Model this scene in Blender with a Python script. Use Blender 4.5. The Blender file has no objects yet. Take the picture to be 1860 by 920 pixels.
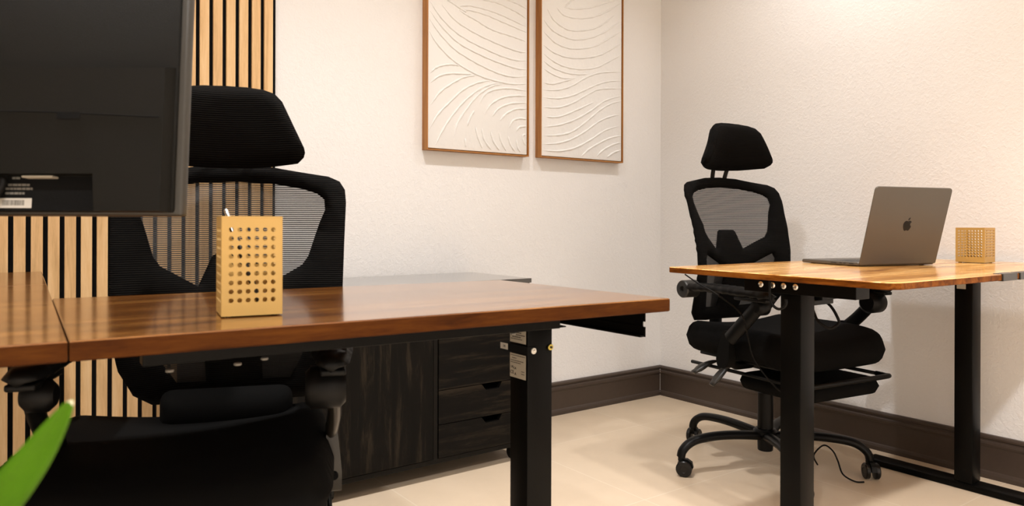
import bpy, bmesh, math, random
from mathutils import Vector, Matrix
from mathutils.geometry import delaunay_2d_cdt
random.seed(4)
C = bpy.context.scene.collection
PI = math.pi

# ---------------------------------------------------------------- camera
F_PX, HOR_Y, ROLL, YAW, CAM_H = 1317.3, 406.85, -0.003, 0.9399, 0.86
Fv = Vector((math.cos(YAW), math.sin(YAW), 0))
Rv = Vector((math.sin(YAW), -math.cos(YAW), 0))
Uv = Vector((0, 0, 1))
R2 = math.cos(ROLL) * Rv - math.sin(ROLL) * Uv
U2 = math.cos(ROLL) * Uv + math.sin(ROLL) * Rv
cam = bpy.data.cameras.new('camera')
cam.sensor_width = 36.0
cam.lens = F_PX / 1860 * 36.0
cam.shift_y = (HOR_Y - 460.0) / 1860.0
cam.clip_start = 0.02
cam.dof.use_dof = True
cam.dof.focus_distance = 2.6
cam.dof.aperture_fstop = 7.0
co = bpy.data.objects.new('camera', cam); C.objects.link(co)
M = Matrix.Identity(4)
for r in range(3):
    M[r][0] = R2[r]; M[r][1] = U2[r]; M[r][2] = -Fv[r]
M[2][3] = CAM_H
co.matrix_world = M
bpy.context.scene.camera = co

# ---------------------------------------------------------------- light
sc = bpy.context.scene
sc.view_settings.view_transform = 'Standard'
sc.view_settings.look = 'None'
sc.view_settings.gamma = 1.0
sc.view_settings.use_curve_mapping = False
sc.view_settings.exposure = 0.44
world = bpy.data.worlds.new('world'); sc.world = world
world.use_nodes = True
world.node_tree.nodes['Background'].inputs[0].default_value = (1.0, 0.94, 0.88, 1)
world.node_tree.nodes['Background'].inputs[1].default_value = 0.05
CEIL_Z = 2.62
LIGHTS = [(1.00, 1.46, 11), (2.28, 1.46, 5.5), (1.00, -0.37, 24), (2.30, -0.37, 10.5), (-0.30, 1.46, 12), (-0.30, -0.37, 24), (-1.6, -1.6, 34), (0.6, -1.9, 34)]  # last two are fill lights added behind the camera to even out the walls
LIGHT_COL = (1.0, 0.985, 0.985)
for (x, y, w) in LIGHTS:
    l = bpy.data.lights.new('downlight_or_fill', 'AREA'); l.shape = 'DISK'; l.size = 0.11
    l.energy = w; l.color = LIGHT_COL; l.spread = math.radians(118)
    o = bpy.data.objects.new('downlight_or_fill', l); o.location = (x, y, CEIL_Z - 0.02); C.objects.link(o)

# ---------------------------------------------------------------- materials
def newmat(name):
    m = bpy.data.materials.new(name); m.use_nodes = True
    nt = m.node_tree
    return m, nt, nt.nodes['Principled BSDF']
def node(nt, t, **kw):
    n = nt.nodes.new(t)
    for k, v in kw.items():
        if k in n.inputs.keys(): n.inputs[k].default_value = v
        else: setattr(n, k, v)
    return n
def plain(name, col, rough=0.5, metal=0.0, spec=0.5, bump=0, bscale=200, var=0.0):
    m, nt, b = newmat(name)
    b.inputs['Base Color'].default_value = (*col, 1)
    b.inputs['Roughness'].default_value = rough
    b.inputs['Metallic'].default_value = metal
    b.inputs['Specular IOR Level'].default_value = spec
    tc = node(nt, 'ShaderNodeTexCoord')
    nz = node(nt, 'ShaderNodeTexNoise', Scale=bscale, Detail=3.0)
    nt.links.new(tc.outputs['Object'], nz.inputs['Vector'])
    if bump:
        bp = node(nt, 'ShaderNodeBump', Strength=bump, Distance=0.002)
        nt.links.new(nz.outputs['Fac'], bp.inputs['Height']); nt.links.new(bp.outputs['Normal'], b.inputs['Normal'])
    if var:
        mx = node(nt, 'ShaderNodeMix', data_type='RGBA')
        mx.inputs[6].default_value = (*[c * (1 - var) for c in col], 1)
        mx.inputs[7].default_value = (*[min(1, c * (1 + var)) for c in col], 1)
        nt.links.new(nz.outputs['Fac'], mx.inputs[0]); nt.links.new(mx.outputs[2], b.inputs['Base Color'])
    return m
def wood(name, c1, c2, c3, axis=0, stretch=14, rough=0.3, spec=0.5, scale=5.0, fine=60, bump=0.05, contrast=(0.3, 0.5, 0.72), coat=0.0):
    """grain running along axis (0 x, 1 y, 2 z)"""
    m, nt, b = newmat(name)
    tc = node(nt, 'ShaderNodeTexCoord'); mp = node(nt, 'ShaderNodeMapping')
    s = [stretch] * 3; s[axis] = 1.0
    mp.inputs['Scale'].default_value = s
    nt.links.new(tc.outputs['Object'], mp.inputs['Vector'])
    n1 = node(nt, 'ShaderNodeTexNoise', Scale=scale * 0.5, Detail=6.0, Roughness=0.6, Distortion=0.8)
    n2 = node(nt, 'ShaderNodeTexNoise', Scale=fine * 0.5, Detail=3.0, Roughness=0.7)
    nt.links.new(mp.outputs[0], n1.inputs['Vector']); nt.links.new(mp.outputs[0], n2.inputs['Vector'])
    ad = node(nt, 'ShaderNodeMath', operation='MULTIPLY_ADD'); ad.inputs[1].default_value = 0.35
    nt.links.new(n2.outputs['Fac'], ad.inputs[0]); nt.links.new(n1.outputs['Fac'], ad.inputs[2])
    sb = node(nt, 'ShaderNodeMath', operation='SUBTRACT'); sb.inputs[1].default_value = 0.175
    nt.links.new(ad.outputs[0], sb.inputs[0])
    cr = node(nt, 'ShaderNodeValToRGB')
    e = cr.color_ramp.elements
    e[0].position = contrast[0]; e[0].color = (*c1, 1); e[1].position = contrast[2]; e[1].color = (*c3, 1)
    k = e.new(contrast[1]); k.color = (*c2, 1)
    nt.links.new(sb.outputs[0], cr.inputs[0]); nt.links.new(cr.outputs[0], b.inputs['Base Color'])
    b.inputs['Roughness'].default_value = rough; b.inputs['Specular IOR Level'].default_value = spec
    b.inputs['Coat Weight'].default_value = coat; b.inputs['Coat Roughness'].default_value = 0.12
    if bump:
        bp = node(nt, 'ShaderNodeBump', Strength=bump, Distance=0.001)
        nt.links.new(sb.outputs[0], bp.inputs['Height']); nt.links.new(bp.outputs['Normal'], b.inputs['Normal'])
    return m
def stucco():
    m, nt, b = newmat('stucco_paint')
    tc = node(nt, 'ShaderNodeTexCoord')
    n1 = node(nt, 'ShaderNodeTexNoise', Scale=85.0, Detail=5.0, Roughness=0.6, Distortion=0.6)
    n2 = node(nt, 'ShaderNodeTexVoronoi', Scale=62.0); n2.feature = 'SMOOTH_F1'
    n3 = node(nt, 'ShaderNodeTexNoise', Scale=14.0, Detail=2.0)
    for n in (n1, n2, n3): nt.links.new(tc.outputs['Object'], n.inputs['Vector'])
    ramp = node(nt, 'ShaderNodeValToRGB'); ramp.color_ramp.elements[0].position = 0.42; ramp.color_ramp.elements[1].position = 0.66
    nt.links.new(n1.outputs['Fac'], ramp.inputs[0])
    a = node(nt, 'ShaderNodeMath', operation='MULTIPLY_ADD'); a.inputs[1].default_value = 0.35
    nt.links.new(n2.outputs['Distance'], a.inputs[0]); nt.links.new(ramp.outputs[0], a.inputs[2])
    a2 = node(nt, 'ShaderNodeMath', operation='MULTIPLY_ADD'); a2.inputs[1].default_value = 0.3
    nt.links.new(n3.outputs['Fac'], a2.inputs[0]); nt.links.new(a.outputs[0], a2.inputs[2])
    bp = node(nt, 'ShaderNodeBump', Strength=0.45, Distance=0.0014)
    nt.links.new(a2.outputs[0], bp.inputs['Height']); nt.links.new(bp.outputs['Normal'], b.inputs['Normal'])
    b.inputs['Base Color'].default_value = (0.85, 0.836, 0.822, 1); b.inputs['Roughness'].default_value = 0.75
    b.inputs['Specular IOR Level'].default_value = 0.25
    return m
def tiles():
    m, nt, b = newmat('beige_floor_tile')
    tc = node(nt, 'ShaderNodeTexCoord'); mp = node(nt, 'ShaderNodeMapping')
    mp.inputs['Location'].default_value = (0.13, 0.22, 0)
    nt.links.new(tc.outputs['Object'], mp.inputs['Vector'])
    br = node(nt, 'ShaderNodeTexBrick'); br.offset = 0.0; br.squash = 1.0
    br.inputs['Scale'].default_value = 1.0; br.inputs['Brick Width'].default_value = 0.6; br.inputs['Row Height'].default_value = 0.6
    br.inputs['Mortar Size'].default_value = 0.0022; br.inputs['Mortar Smooth'].default_value = 0.3
    br.inputs['Color1'].default_value = (0.66, 0.53, 0.385, 1); br.inputs['Color2'].default_value = (0.645, 0.515, 0.375, 1)
    br.inputs['Mortar'].default_value = (0.72, 0.61, 0.47, 1)
    nt.links.new(mp.outputs[0], br.inputs['Vector'])
    nz = node(nt, 'ShaderNodeTexNoise', Scale=5.0, Detail=6.0, Roughness=0.65)
    nt.links.new(tc.outputs['Object'], nz.inputs['Vector'])
    mx = node(nt, 'ShaderNodeMix', data_type='RGBA', blend_type='MULTIPLY'); mx.inputs[0].default_value = 0.35
    cr = node(nt, 'ShaderNodeValToRGB'); cr.color_ramp.elements[0].position = 0.3; cr.color_ramp.elements[1].position = 0.7
    cr.color_ramp.elements[0].color = (0.80, 0.78, 0.74, 1); cr.color_ramp.elements[1].color = (1, 1, 1, 1)
    nt.links.new(nz.outputs['Fac'], cr.inputs[0]); nt.links.new(br.outputs['Color'], mx.inputs[6]); nt.links.new(cr.outputs[0], mx.inputs[7])
    nt.links.new(mx.outputs[2], b.inputs['Base Color'])
    b.inputs['Roughness'].default_value = 0.42; b.inputs['Specular IOR Level'].default_value = 0.4
    return m
def mesh_fabric(name='open_black_mesh', lo=0.42):
    """open black knit: opaque horizontal threads with see-through gaps"""
    m, nt, b = newmat(name)
    out = nt.nodes['Material Output']
    b.inputs['Base Color'].default_value = (0.004, 0.0035, 0.003, 1); b.inputs['Roughness'].default_value = 0.6
    tr = node(nt, 'ShaderNodeBsdfTransparent'); mx = node(nt, 'ShaderNodeMixShader')
    tc = node(nt, 'ShaderNodeTexCoord')
    def wav(axis, period):
        sp = node(nt, 'ShaderNodeSeparateXYZ'); nt.links.new(tc.outputs['Object'], sp.inputs[0])
        mu = node(nt, 'ShaderNodeMath', operation='MULTIPLY'); mu.inputs[1].default_value = 2 * PI / period
        nt.links.new(sp.outputs[axis], mu.inputs[0])
        sn = node(nt, 'ShaderNodeMath', operation='SINE'); nt.links.new(mu.outputs[0], sn.inputs[0])
        md = node(nt, 'ShaderNodeMath', operation='MULTIPLY_ADD'); md.inputs[1].default_value = 0.5; md.inputs[2].default_value = 0.5
        nt.links.new(sn.outputs[0], md.inputs[0]); return md
    h = wav(2, 0.0046); v = wav(0, 0.0021)
    cr = node(nt, 'ShaderNodeMapRange'); cr.inputs['From Min'].default_value = 0.30; cr.inputs['From Max'].default_value = 0.62
    cr.inputs['To Min'].default_value = lo; cr.inputs['To Max'].default_value = 0.93
    nt.links.new(h.outputs[0], cr.inputs['Value'])
    ad = node(nt, 'ShaderNodeMath', operation='MULTIPLY_ADD'); ad.inputs[1].default_value = 0.12; ad.use_clamp = True
    nt.links.new(v.outputs[0], ad.inputs[0]); nt.links.new(cr.outputs[0], ad.inputs[2])
    nt.links.new(ad.outputs[0], mx.inputs[0]); nt.links.new(tr.outputs[0], mx.inputs[1]); nt.links.new(b.outputs[0], mx.inputs[2])
    nt.links.new(mx.outputs[0], out.inputs['Surface'])
    return m
def ribbed_fabric(name, col, period=0.0046):
    m, nt, b = newmat(name)
    b.inputs['Roughness'].default_value = 0.9; b.inputs['Specular IOR Level'].default_value = 0.06
    tc = node(nt, 'ShaderNodeTexCoord'); sp = node(nt, 'ShaderNodeSeparateXYZ'); nt.links.new(tc.outputs['Object'], sp.inputs[0])
    mu = node(nt, 'ShaderNodeMath', operation='MULTIPLY'); mu.inputs[1].default_value = 2 * PI / period
    nt.links.new(sp.outputs[2], mu.inputs[0])
    sn = node(nt, 'ShaderNodeMath', operation='SINE'); nt.links.new(mu.outputs[0], sn.inputs[0])
    cr = node(nt, 'ShaderNodeMapRange'); cr.inputs['From Min'].default_value = -0.3; cr.inputs['From Max'].default_value = 1.0
    nt.links.new(sn.outputs[0], cr.inputs['Value'])
    mx = node(nt, 'ShaderNodeMix', data_type='RGBA'); mx.inputs[6].default_value = (*[c * 0.4 for c in col], 1); mx.inputs[7].default_value = (*[c * 2.4 for c in col], 1)
    nt.links.new(cr.outputs[0], mx.inputs[0]); nt.links.new(mx.outputs[2], b.inputs['Base Color'])
    bp = node(nt, 'ShaderNodeBump', Strength=0.4, Distance=0.001); nt.links.new(sn.outputs[0], bp.inputs['Height']); nt.links.new(bp.outputs['Normal'], b.inputs['Normal'])
    return m

MAT = dict(
    wall=stucco(), floor=tiles(),
    ceiling=plain('ceiling_paint', (0.85, 0.84, 0.82), 0.8, bump=0.1),
    base=plain('brown_skirting_paint', (0.054, 0.037, 0.027), 0.42, bump=0.08, bscale=60, var=0.12),
    caulk=plain('white_caulk', (0.55, 0.52, 0.48), 0.7),
    slat=wood('oak_slat', (0.56, 0.34, 0.15), (0.72, 0.46, 0.22), (0.80, 0.56, 0.30), axis=2, stretch=16, rough=0.5, spec=0.35, scale=4, fine=50),
    felt=plain('black_felt', (0.006, 0.006, 0.006), 0.95, spec=0.1, bump=0.2),
    deskL=wood('walnut_desktop', (0.055, 0.015, 0.0015), (0.125, 0.040, 0.005), (0.24, 0.100, 0.020), axis=0, stretch=11, rough=0.22, coat=0.6, scale=2.6, fine=9, contrast=(0.3, 0.5, 0.7), bump=0),
    deskLy=wood('walnut_desktop_wing', (0.055, 0.015, 0.0015), (0.125, 0.040, 0.005), (0.24, 0.100, 0.020), axis=0, stretch=11, rough=0.22, coat=0.6, scale=2.6, fine=9, contrast=(0.3, 0.5, 0.7), bump=0),
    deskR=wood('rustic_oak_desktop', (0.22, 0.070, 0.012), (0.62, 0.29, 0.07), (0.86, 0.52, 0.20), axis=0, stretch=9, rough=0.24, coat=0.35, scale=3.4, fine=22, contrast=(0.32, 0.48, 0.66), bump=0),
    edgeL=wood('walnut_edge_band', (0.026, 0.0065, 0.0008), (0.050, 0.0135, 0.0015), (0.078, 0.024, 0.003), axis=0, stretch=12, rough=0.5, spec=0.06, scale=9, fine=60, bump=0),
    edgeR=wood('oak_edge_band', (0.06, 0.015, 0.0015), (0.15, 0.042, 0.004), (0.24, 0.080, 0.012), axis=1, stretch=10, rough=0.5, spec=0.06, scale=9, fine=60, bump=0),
    steel=plain('black_powder_coat', (0.0022, 0.0020, 0.0017), 0.36, spec=0.09, bump=0.05, bscale=900),
    black=plain('black_plastic', (0.003, 0.0029, 0.0027), 0.40, spec=0.16, bump=0.05, bscale=500),
    blackgloss=plain('glossy_black_plastic', (0.010, 0.009, 0.008), 0.3, spec=0.25),
    fabric=plain('black_upholstery', (0.0035, 0.0033, 0.003), 0.9, spec=0.08, bump=0.5, bscale=1400),
    rib=ribbed_fabric('black_ribbed_mesh_cover', (0.004, 0.0036, 0.0032)),
    meshf=mesh_fabric(), meshd=mesh_fabric('dense_black_mesh', 0.84),
    padrub=plain('dark_grey_arm_pad', (0.015, 0.0135, 0.011), 0.42, bump=0.05),
    armsh=plain('satin_grey_plastic', (0.014, 0.012, 0.009), 0.3, spec=0.5),
    chrome=plain('bright_screw_metal', (0.75, 0.73, 0.68), 0.25, metal=1.0),
    brass=plain('yellow_zinc_screw', (0.65, 0.52, 0.12), 0.35, metal=0.6),
    whitep=plain('white_washer', (0.75, 0.72, 0.66), 0.4),
    gold=plain('mustard_coated_metal', (0.47, 0.285, 0.078), 0.42, spec=0.45, bump=0.05, bscale=400),
    monitor=plain('charcoal_monitor_plastic', (0.0040, 0.0034, 0.0020), 0.55, spec=0.15, bump=0.35, bscale=1200),
    monitor2=plain('charcoal_monitor_edge', (0.028, 0.024, 0.018), 0.4, spec=0.5),
    screen=plain('dark_screen_glass', (0.008, 0.008, 0.009), 0.12),
    label=plain('grey_sticker', (0.40, 0.36, 0.29), 0.55),
    labelw=plain('white_sticker', (0.52, 0.49, 0.44), 0.55),
    ink=plain('black_ink', (0.02, 0.018, 0.016), 0.6),
    inkgrey=plain('faded_grey_print', (0.16, 0.15, 0.13), 0.6),
    laptop=plain('space_grey_aluminium', (0.115, 0.100, 0.082), 0.42, metal=0.55, spec=0.5, bump=0.05, bscale=1500),
    logo=plain('dark_mirror_logo', (0.004, 0.0035, 0.003), 0.35, spec=0.2),
    keys=plain('black_keys', (0.012, 0.012, 0.012), 0.5),
    frame=wood('walnut_picture_frame', (0.26, 0.095, 0.016), (0.40, 0.160, 0.030), (0.52, 0.235, 0.055), axis=2, stretch=14, rough=0.5, scale=4, fine=40),
    framex=wood('walnut_picture_frame_rail', (0.26, 0.095, 0.016), (0.40, 0.160, 0.030), (0.52, 0.235, 0.055), axis=0, stretch=14, rough=0.5, scale=4, fine=40),
    plaster=plain('white_plaster_relief', (0.85, 0.845, 0.83), 0.7, spec=0.25, bump=0.45, bscale=60),
    cabdoor=wood('black_woodgrain_vertical', (0.002, 0.0016, 0.001), (0.0035, 0.0026, 0.0016), (0.020, 0.0145, 0.009), axis=2, stretch=12, rough=0.6, spec=0.12, scale=6, fine=70, contrast=(0.36, 0.52, 0.66), bump=0.3),
    cabdraw=wood('black_woodgrain_horizontal', (0.0018, 0.0014, 0.001), (0.003, 0.0023, 0.0015), (0.018, 0.013, 0.008), axis=0, stretch=12, rough=0.6, spec=0.12, scale=6, fine=70, contrast=(0.36, 0.52, 0.66), bump=0.3),
    cabtop=wood('black_woodgrain_top', (0.014, 0.012, 0.009), (0.022, 0.018, 0.014), (0.04, 0.034, 0.027), axis=0, stretch=12, coat=0.8, spec=0.8, rough=0.16, scale=3.0, fine=24, bump=0.05),
    carc=plain('black_carcass', (0.004, 0.0032, 0.0022), 0.5, spec=0.15, bump=0.05),
    leaf=plain('bright_green_leaf', (0.052, 0.135, 0.002), 0.5, spec=0.15, bump=0.2, bscale=40, var=0.3),
    leaftip=plain('dry_leaf_tip', (0.55, 0.50, 0.33), 0.6),
    pot=plain('grey_ceramic_pot', (0.32, 0.30, 0.28), 0.5, var=0.1),
    soil=plain('potting_soil', (0.03, 0.02, 0.012), 0.95, bump=0.8, bscale=80),
    cable=plain('black_cable', (0.004, 0.0035, 0.003), 0.6, spec=0.15),
    lampw=plain('white_fixture_ring', (0.8, 0.8, 0.78), 0.5),
)

# ---------------------------------------------------------------- geometry helpers
def obj(name, bm, mat, parent=None, smooth=False, angle=None):
    me = bpy.data.meshes.new(name)
    bmesh.ops.recalc_face_normals(bm, faces=bm.faces)
    bm.to_mesh(me); bm.free()
    mats = mat if isinstance(mat, (list, tuple)) else [mat]
    for m in mats: me.materials.append(m)
    if smooth:
        for p in me.polygons: p.use_smooth = True
        if angle:
            try: me.set_sharp_from_angle(angle=math.radians(angle))
            except Exception: pass
    o = bpy.data.objects.new(name, me); C.objects.link(o)
    if parent: o.parent = parent
    return o
def thing(name, label, cat, loc=(0, 0, 0), rz=0, group=None):
    o = bpy.data.objects.new(name, None); C.objects.link(o)
    o.location = loc; o.rotation_euler = (0, 0, rz); o.empty_display_size = 0.05
    tag(o, label, cat, group); return o
def tag(o, label, cat, group=None):
    o['label'] = label; o['category'] = cat
    if group: o['group'] = group
    return o
def struct(o): o['kind'] = 'structure'; return o
def box(bm, x0, x1, y0, y1, z0, z1, bev=0.0, mi=0, seg=2):
    vs = [bm.verts.new((x, y, z)) for x in (x0, x1) for y in (y0, y1) for z in (z0, z1)]
    idx = [(0, 1, 3, 2), (4, 6, 7, 5), (0, 4, 5, 1), (2, 3, 7, 6), (0, 2, 6, 4), (1, 5, 7, 3)]
    fs = [bm.faces.new([vs[i] for i in f]) for f in idx]
    for f in fs: f.material_index = mi
    if bev:
        es = list({e for f in fs for e in f.edges})
        r = bmesh.ops.bevel(bm, geom=es, offset=bev, segments=seg, profile=0.5, affect='EDGES')
        for f in r['faces']: f.material_index = mi
    return vs
def xform(bm, verts, M): bmesh.ops.transform(bm, matrix=M, verts=[v for v in verts if v.is_valid])
def tube(bm, pts, r, seg=10, flat=None, mi=0, caps=True):
    """tube along pts; r a number or list; flat=(a,b) scales section along side and up"""
    pts = [Vector(p) for p in pts]; n = len(pts)
    rr = r if isinstance(r, (list, tuple)) else [r] * n
    rings = []; prev = None
    for i in range(n):
        t = (pts[min(i + 1, n - 1)] - pts[max(i - 1, 0)]).normalized()
        if prev is None:
            up = Vector((0, 0, 1)) if abs(t.z) < 0.9 else Vector((0, 1, 0))
            a = t.cross(up).normalized()
        else:
            a = (prev - t * prev.dot(t)).normalized()
        b = a.cross(t).normalized(); prev = a
        fa, fb = flat if flat else (1, 1)
        rings.append([bm.verts.new(pts[i] + a * math.cos(2 * PI * k / seg) * rr[i] * fa + b * math.sin(2 * PI * k / seg) * rr[i] * fb) for k in range(seg)])
    for i in range(n - 1):
        for k in range(seg):
            f = bm.faces.new((rings[i][k], rings[i][(k + 1) % seg], rings[i + 1][(k + 1) % seg], rings[i + 1][k])); f.material_index = mi
    if caps:
        for rg in (rings[0], rings[-1]):
            f = bm.faces.new(rg); f.material_index = mi
    return rings
def smoothpath(pts, n=6):
    """Catmull-Rom"""
    P = [Vector(p) for p in pts]; out = []
    for i in range(len(P) - 1):
        p0 = P[max(i - 1, 0)]; p1 = P[i]; p2 = P[i + 1]; p3 = P[min(i + 2, len(P) - 1)]
        for k in range(n):
            t = k / n
            out.append(0.5 * ((2 * p1) + (p2 - p0) * t + (2 * p0 - 5 * p1 + 4 * p2 - p3) * t * t + (3 * p1 - p0 - 3 * p2 + p3) * t ** 3))
    out.append(P[-1]); return out
def cyl(bm, c, axis, r, h, seg=20, r2=None, mi=0, bev=0):
    """cylinder centred at c along axis vector"""
    a = Vector(axis).normalized()
    prof = [(-h / 2, r), (h / 2, r2 if r2 is not None else r)]
    if bev: prof = [(-h / 2, r - bev), (-h / 2 + bev, r), (h / 2 - bev, r), (h / 2, r - bev)]
    lathe(bm, c, a, prof, seg, mi)
def lathe(bm, c, axis, prof, seg=24, mi=0):
    """prof = [(height, radius)...] revolved around axis through c, closed ends"""
    a = Vector(axis).normalized(); q = Vector((0, 0, 1)).rotation_difference(a); c = Vector(c)
    rings = []
    for (h, r) in prof:
        rings.append([bm.verts.new(c + q @ Vector((math.cos(2 * PI * k / seg) * r, math.sin(2 * PI * k / seg) * r, h))) for k in range(seg)])
    for i in range(len(rings) - 1):
        for k in range(seg):
            f = bm.faces.new((rings[i][k], rings[i][(k + 1) % seg], rings[i + 1][(k + 1) % seg], rings[i + 1][k])); f.material_index = mi
    for rg in (rings[0], rings[-1]):
        f = bm.faces.new(rg); f.material_index = mi
def prism(bm, pts2, fn0, fn1, mi=0):
    """closed 2D polygon extruded between two mappings"""
    a = [bm.verts.new(fn0(*p)) for p in pts2]; b = [bm.verts.new(fn1(*p)) for p in pts2]
    n = len(pts2)
    fs = [bm.faces.new(a[::-1]), bm.faces.new(b)]
    for i in range(n): fs.append(bm.faces.new((a[i], a[(i + 1) % n], b[(i + 1) % n], b[i])))
    for f in fs: f.material_index = mi
    return a + b
def inside(p, poly):
    x, y = p; c = False; n = len(poly)
    for i in range(n):
        x1, y1 = poly[i]; x2, y2 = poly[(i + 1) % n]
        if (y1 > y) != (y2 > y) and x < (x2 - x1) * (y - y1) / (y2 - y1) + x1: c = not c
    return c
def dist(p, poly):
    d = 1e9; n = len(poly); px, py = p
    for i in range(n):
        x1, y1 = poly[i]; x2, y2 = poly[(i + 1) % n]
        dx, dy = x2 - x1, y2 - y1; L = dx * dx + dy * dy
        t = 0 if L == 0 else max(0, min(1, ((px - x1) * dx + (py - y1) * dy) / L))
        d = min(d, math.hypot(px - x1 - t * dx, py - y1 - t * dy))
    return d
def resample(poly, step, closed=True):
    out = []; n = len(poly)
    for i in range(n if closed else n - 1):
        a = Vector(poly[i]); b = Vector(poly[(i + 1) % n]); k = max(1, int(round((b - a).length / step)))
        for j in range(k): out.append(tuple(a + (b - a) * j / k))
    return out
def roundpoly(poly, r, seg=5):
    out = []; n = len(poly)
    for i in range(n):
        p = Vector(poly[i]); rr = r[i] if isinstance(r, (list, tuple)) else r
        a = (Vector(poly[i - 1]) - p); b = (Vector(poly[(i + 1) % n]) - p)
        rr_ = min(rr, a.length * 0.48, b.length * 0.48)
        if rr_ <= 0: out.append(tuple(p)); continue
        s = p + a.normalized() * rr_; e = p + b.normalized() * rr_
        for k in range(seg + 1):
            t = k / seg; out.append(tuple((1 - t) ** 2 * s + 2 * t * (1 - t) * p + t * t * e))
    return out
def cdt(outer, holes, step):
    polys = [outer] + holes
    vs = []; es = []
    for pl in polys:
        b = len(vs); vs += [Vector(q) for q in pl]; es += [(b + i, b + (i + 1) % len(pl)) for i in range(len(pl))]
    xs = [q[0] for q in outer]; ys = [q[1] for q in outer]
    y = min(ys) + step / 2; row = 0
    while y < max(ys):
        x = min(xs) + (step / 2 if row % 2 else 0)
        while x < max(xs):
            q = (x, y)
            if inside(q, outer) and dist(q, outer) > step * 0.45 and not any(inside(q, h) or dist(q, h) < step * 0.45 for h in holes): vs.append(Vector(q))
            x += step
        y += step * 0.87; row += 1
    V, E, Fc, *_ = delaunay_2d_cdt(vs, es, [], 0, 1e-6)
    out = []
    for f in Fc:
        cx = sum(V[i][0] for i in f) / len(f); cy = sum(V[i][1] for i in f) / len(f)
        if inside((cx, cy), outer) and not any(inside((cx, cy), h) for h in holes): out.append(list(f))
    return [tuple(v) for v in V], out
def shell(bm, outer, holes, step, mapf, thick, edge=0.01, base=0.0, mi=0):
    """pillow: mapf(u,v,w) -> point, w = signed half thickness. thick = full thickness, rounded within edge of any rim"""
    V, Fc = cdt(outer, holes, step); T = thick / 2
    used = sorted({i for f in Fc for i in f}); top = {}; bot = {}
    for i in used:
        q = V[i]; d = min([dist(q, outer)] + [dist(q, h) for h in holes])
        if d < 1e-5:
            w = base
        else:
            k = min(d / edge, 1); w = base + (T - base) * math.sqrt(max(0, 1 - (1 - k) ** 2))
        if w < 1e-6:
            v = bm.verts.new(mapf(q[0], q[1], 0)); top[i] = v; bot[i] = v
        else:
            top[i] = bm.verts.new(mapf(q[0], q[1], w)); bot[i] = bm.verts.new(mapf(q[0], q[1], -w))
    cnt = {}
    for f in Fc:
        if len({top[i] for i in f}) < 3: continue
        a = bm.faces.new([top[i] for i in f]); a.material_index = mi
        try: b = bm.faces.new([bot[i] for i in reversed(f)]); b.material_index = mi
        except ValueError: pass
        for k in range(len(f)):
            e = (f[k], f[(k + 1) % len(f)]); cnt[e] = 1
    for (a, b) in list(cnt):
        if (b, a) not in cnt and top[a] is not bot[a] and top[b] is not bot[b]:
            bm.faces.new((top[b], top[a], bot[a], bot[b])).material_index = mi
def sheet(bm, outer, holes, step, mapf, mi=0):
    V, Fc = cdt(outer, holes, step); vs = {}
    for i in sorted({i for f in Fc for i in f}): vs[i] = bm.verts.new(mapf(V[i][0], V[i][1], 0))
    for f in Fc: bm.faces.new([vs[i] for i in f]).material_index = mi
def text_bm(bm, s, size, M, mi=0, depth=0.0002):
    cu = bpy.data.curves.new('t', 'FONT'); cu.body = s; cu.size = size; cu.extrude = depth; cu.align_x = 'CENTER'; cu.align_y = 'CENTER'
    o = bpy.data.objects.new('t', cu); C.objects.link(o)
    dg = bpy.context.evaluated_depsgraph_get(); me = bpy.data.meshes.new_from_object(o.evaluated_get(dg))
    me.transform(M); n0 = len(bm.faces); bm.from_mesh(me); bm.faces.ensure_lookup_table()
    for f in bm.faces[n0:]: f.material_index = mi
    bpy.data.objects.remove(o); bpy.data.curves.remove(cu); bpy.data.meshes.remove(me)

# ================================================================ the setting
WX, WY, WL, WF = 2.775, 2.524, -2.6, -2.6
def wallbox(name, *a, m='wall'):
    bm = bmesh.new(); box(bm, *a); return struct(obj(name, bm, MAT[m]))
wallbox('floor', WL - .1, WX + .1, WF - .1, WY + .1, -0.1, 0.0, m='floor')
wallbox('ceiling', WL - .1, WX + .1, WF - .1, WY + .1, CEIL_Z, CEIL_Z + .1, m='ceiling')
wallbox('wall_back', WL - .1, WX + .1, WY, WY + .1, 0, CEIL_Z)
wallbox('wall_right', WX, WX + .1, WF, WY, 0, CEIL_Z)
wallbox('wall_left', WL - .1, WL, WF, WY, 0, CEIL_Z)
wallbox('wall_front', WL, WX, WF - .1, WF, 0, CEIL_Z)
BH = 0.147
prof = [(0, 0), (0.020, 0), (0.020, 0.014), (0.0165, 0.022), (0.013, 0.026), (0.013, 0.106), (0.016, 0.110), (0.0175, 0.116), (0.0165, 0.123),
        (0.011, 0.127), (0.0105, 0.131), (0.014, 0.134), (0.0145, 0.140), (0.010, BH - 0.001), (0, BH)]
def skirting(name, along, lo, hi, wall, sgn):
    bm = bmesh.new()
    def P(d, z, t, trim):
        q = t - (trim * d if trim else 0)
        return (q, wall - sgn * d, z) if along == 'x' else (wall - sgn * d, q, z)
    a = [bm.verts.new(P(d, z, lo, -1)) for d, z in prof]; b = [bm.verts.new(P(d, z, hi, 1)) for d, z in prof]
    n = len(prof); bm.faces.new(a); bm.faces.new(b[::-1])
    for i in range(n): bm.faces.new((a[i], a[(i + 1) % n], b[(i + 1) % n], b[i]))
    return struct(obj(name, bm, MAT['base']))
skirting('baseboard_back', 'x', WL, WX, WY, 1)
skirting('baseboard_right', 'y', WF, WY, WX, 1)
bm = bmesh.new()
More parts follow.
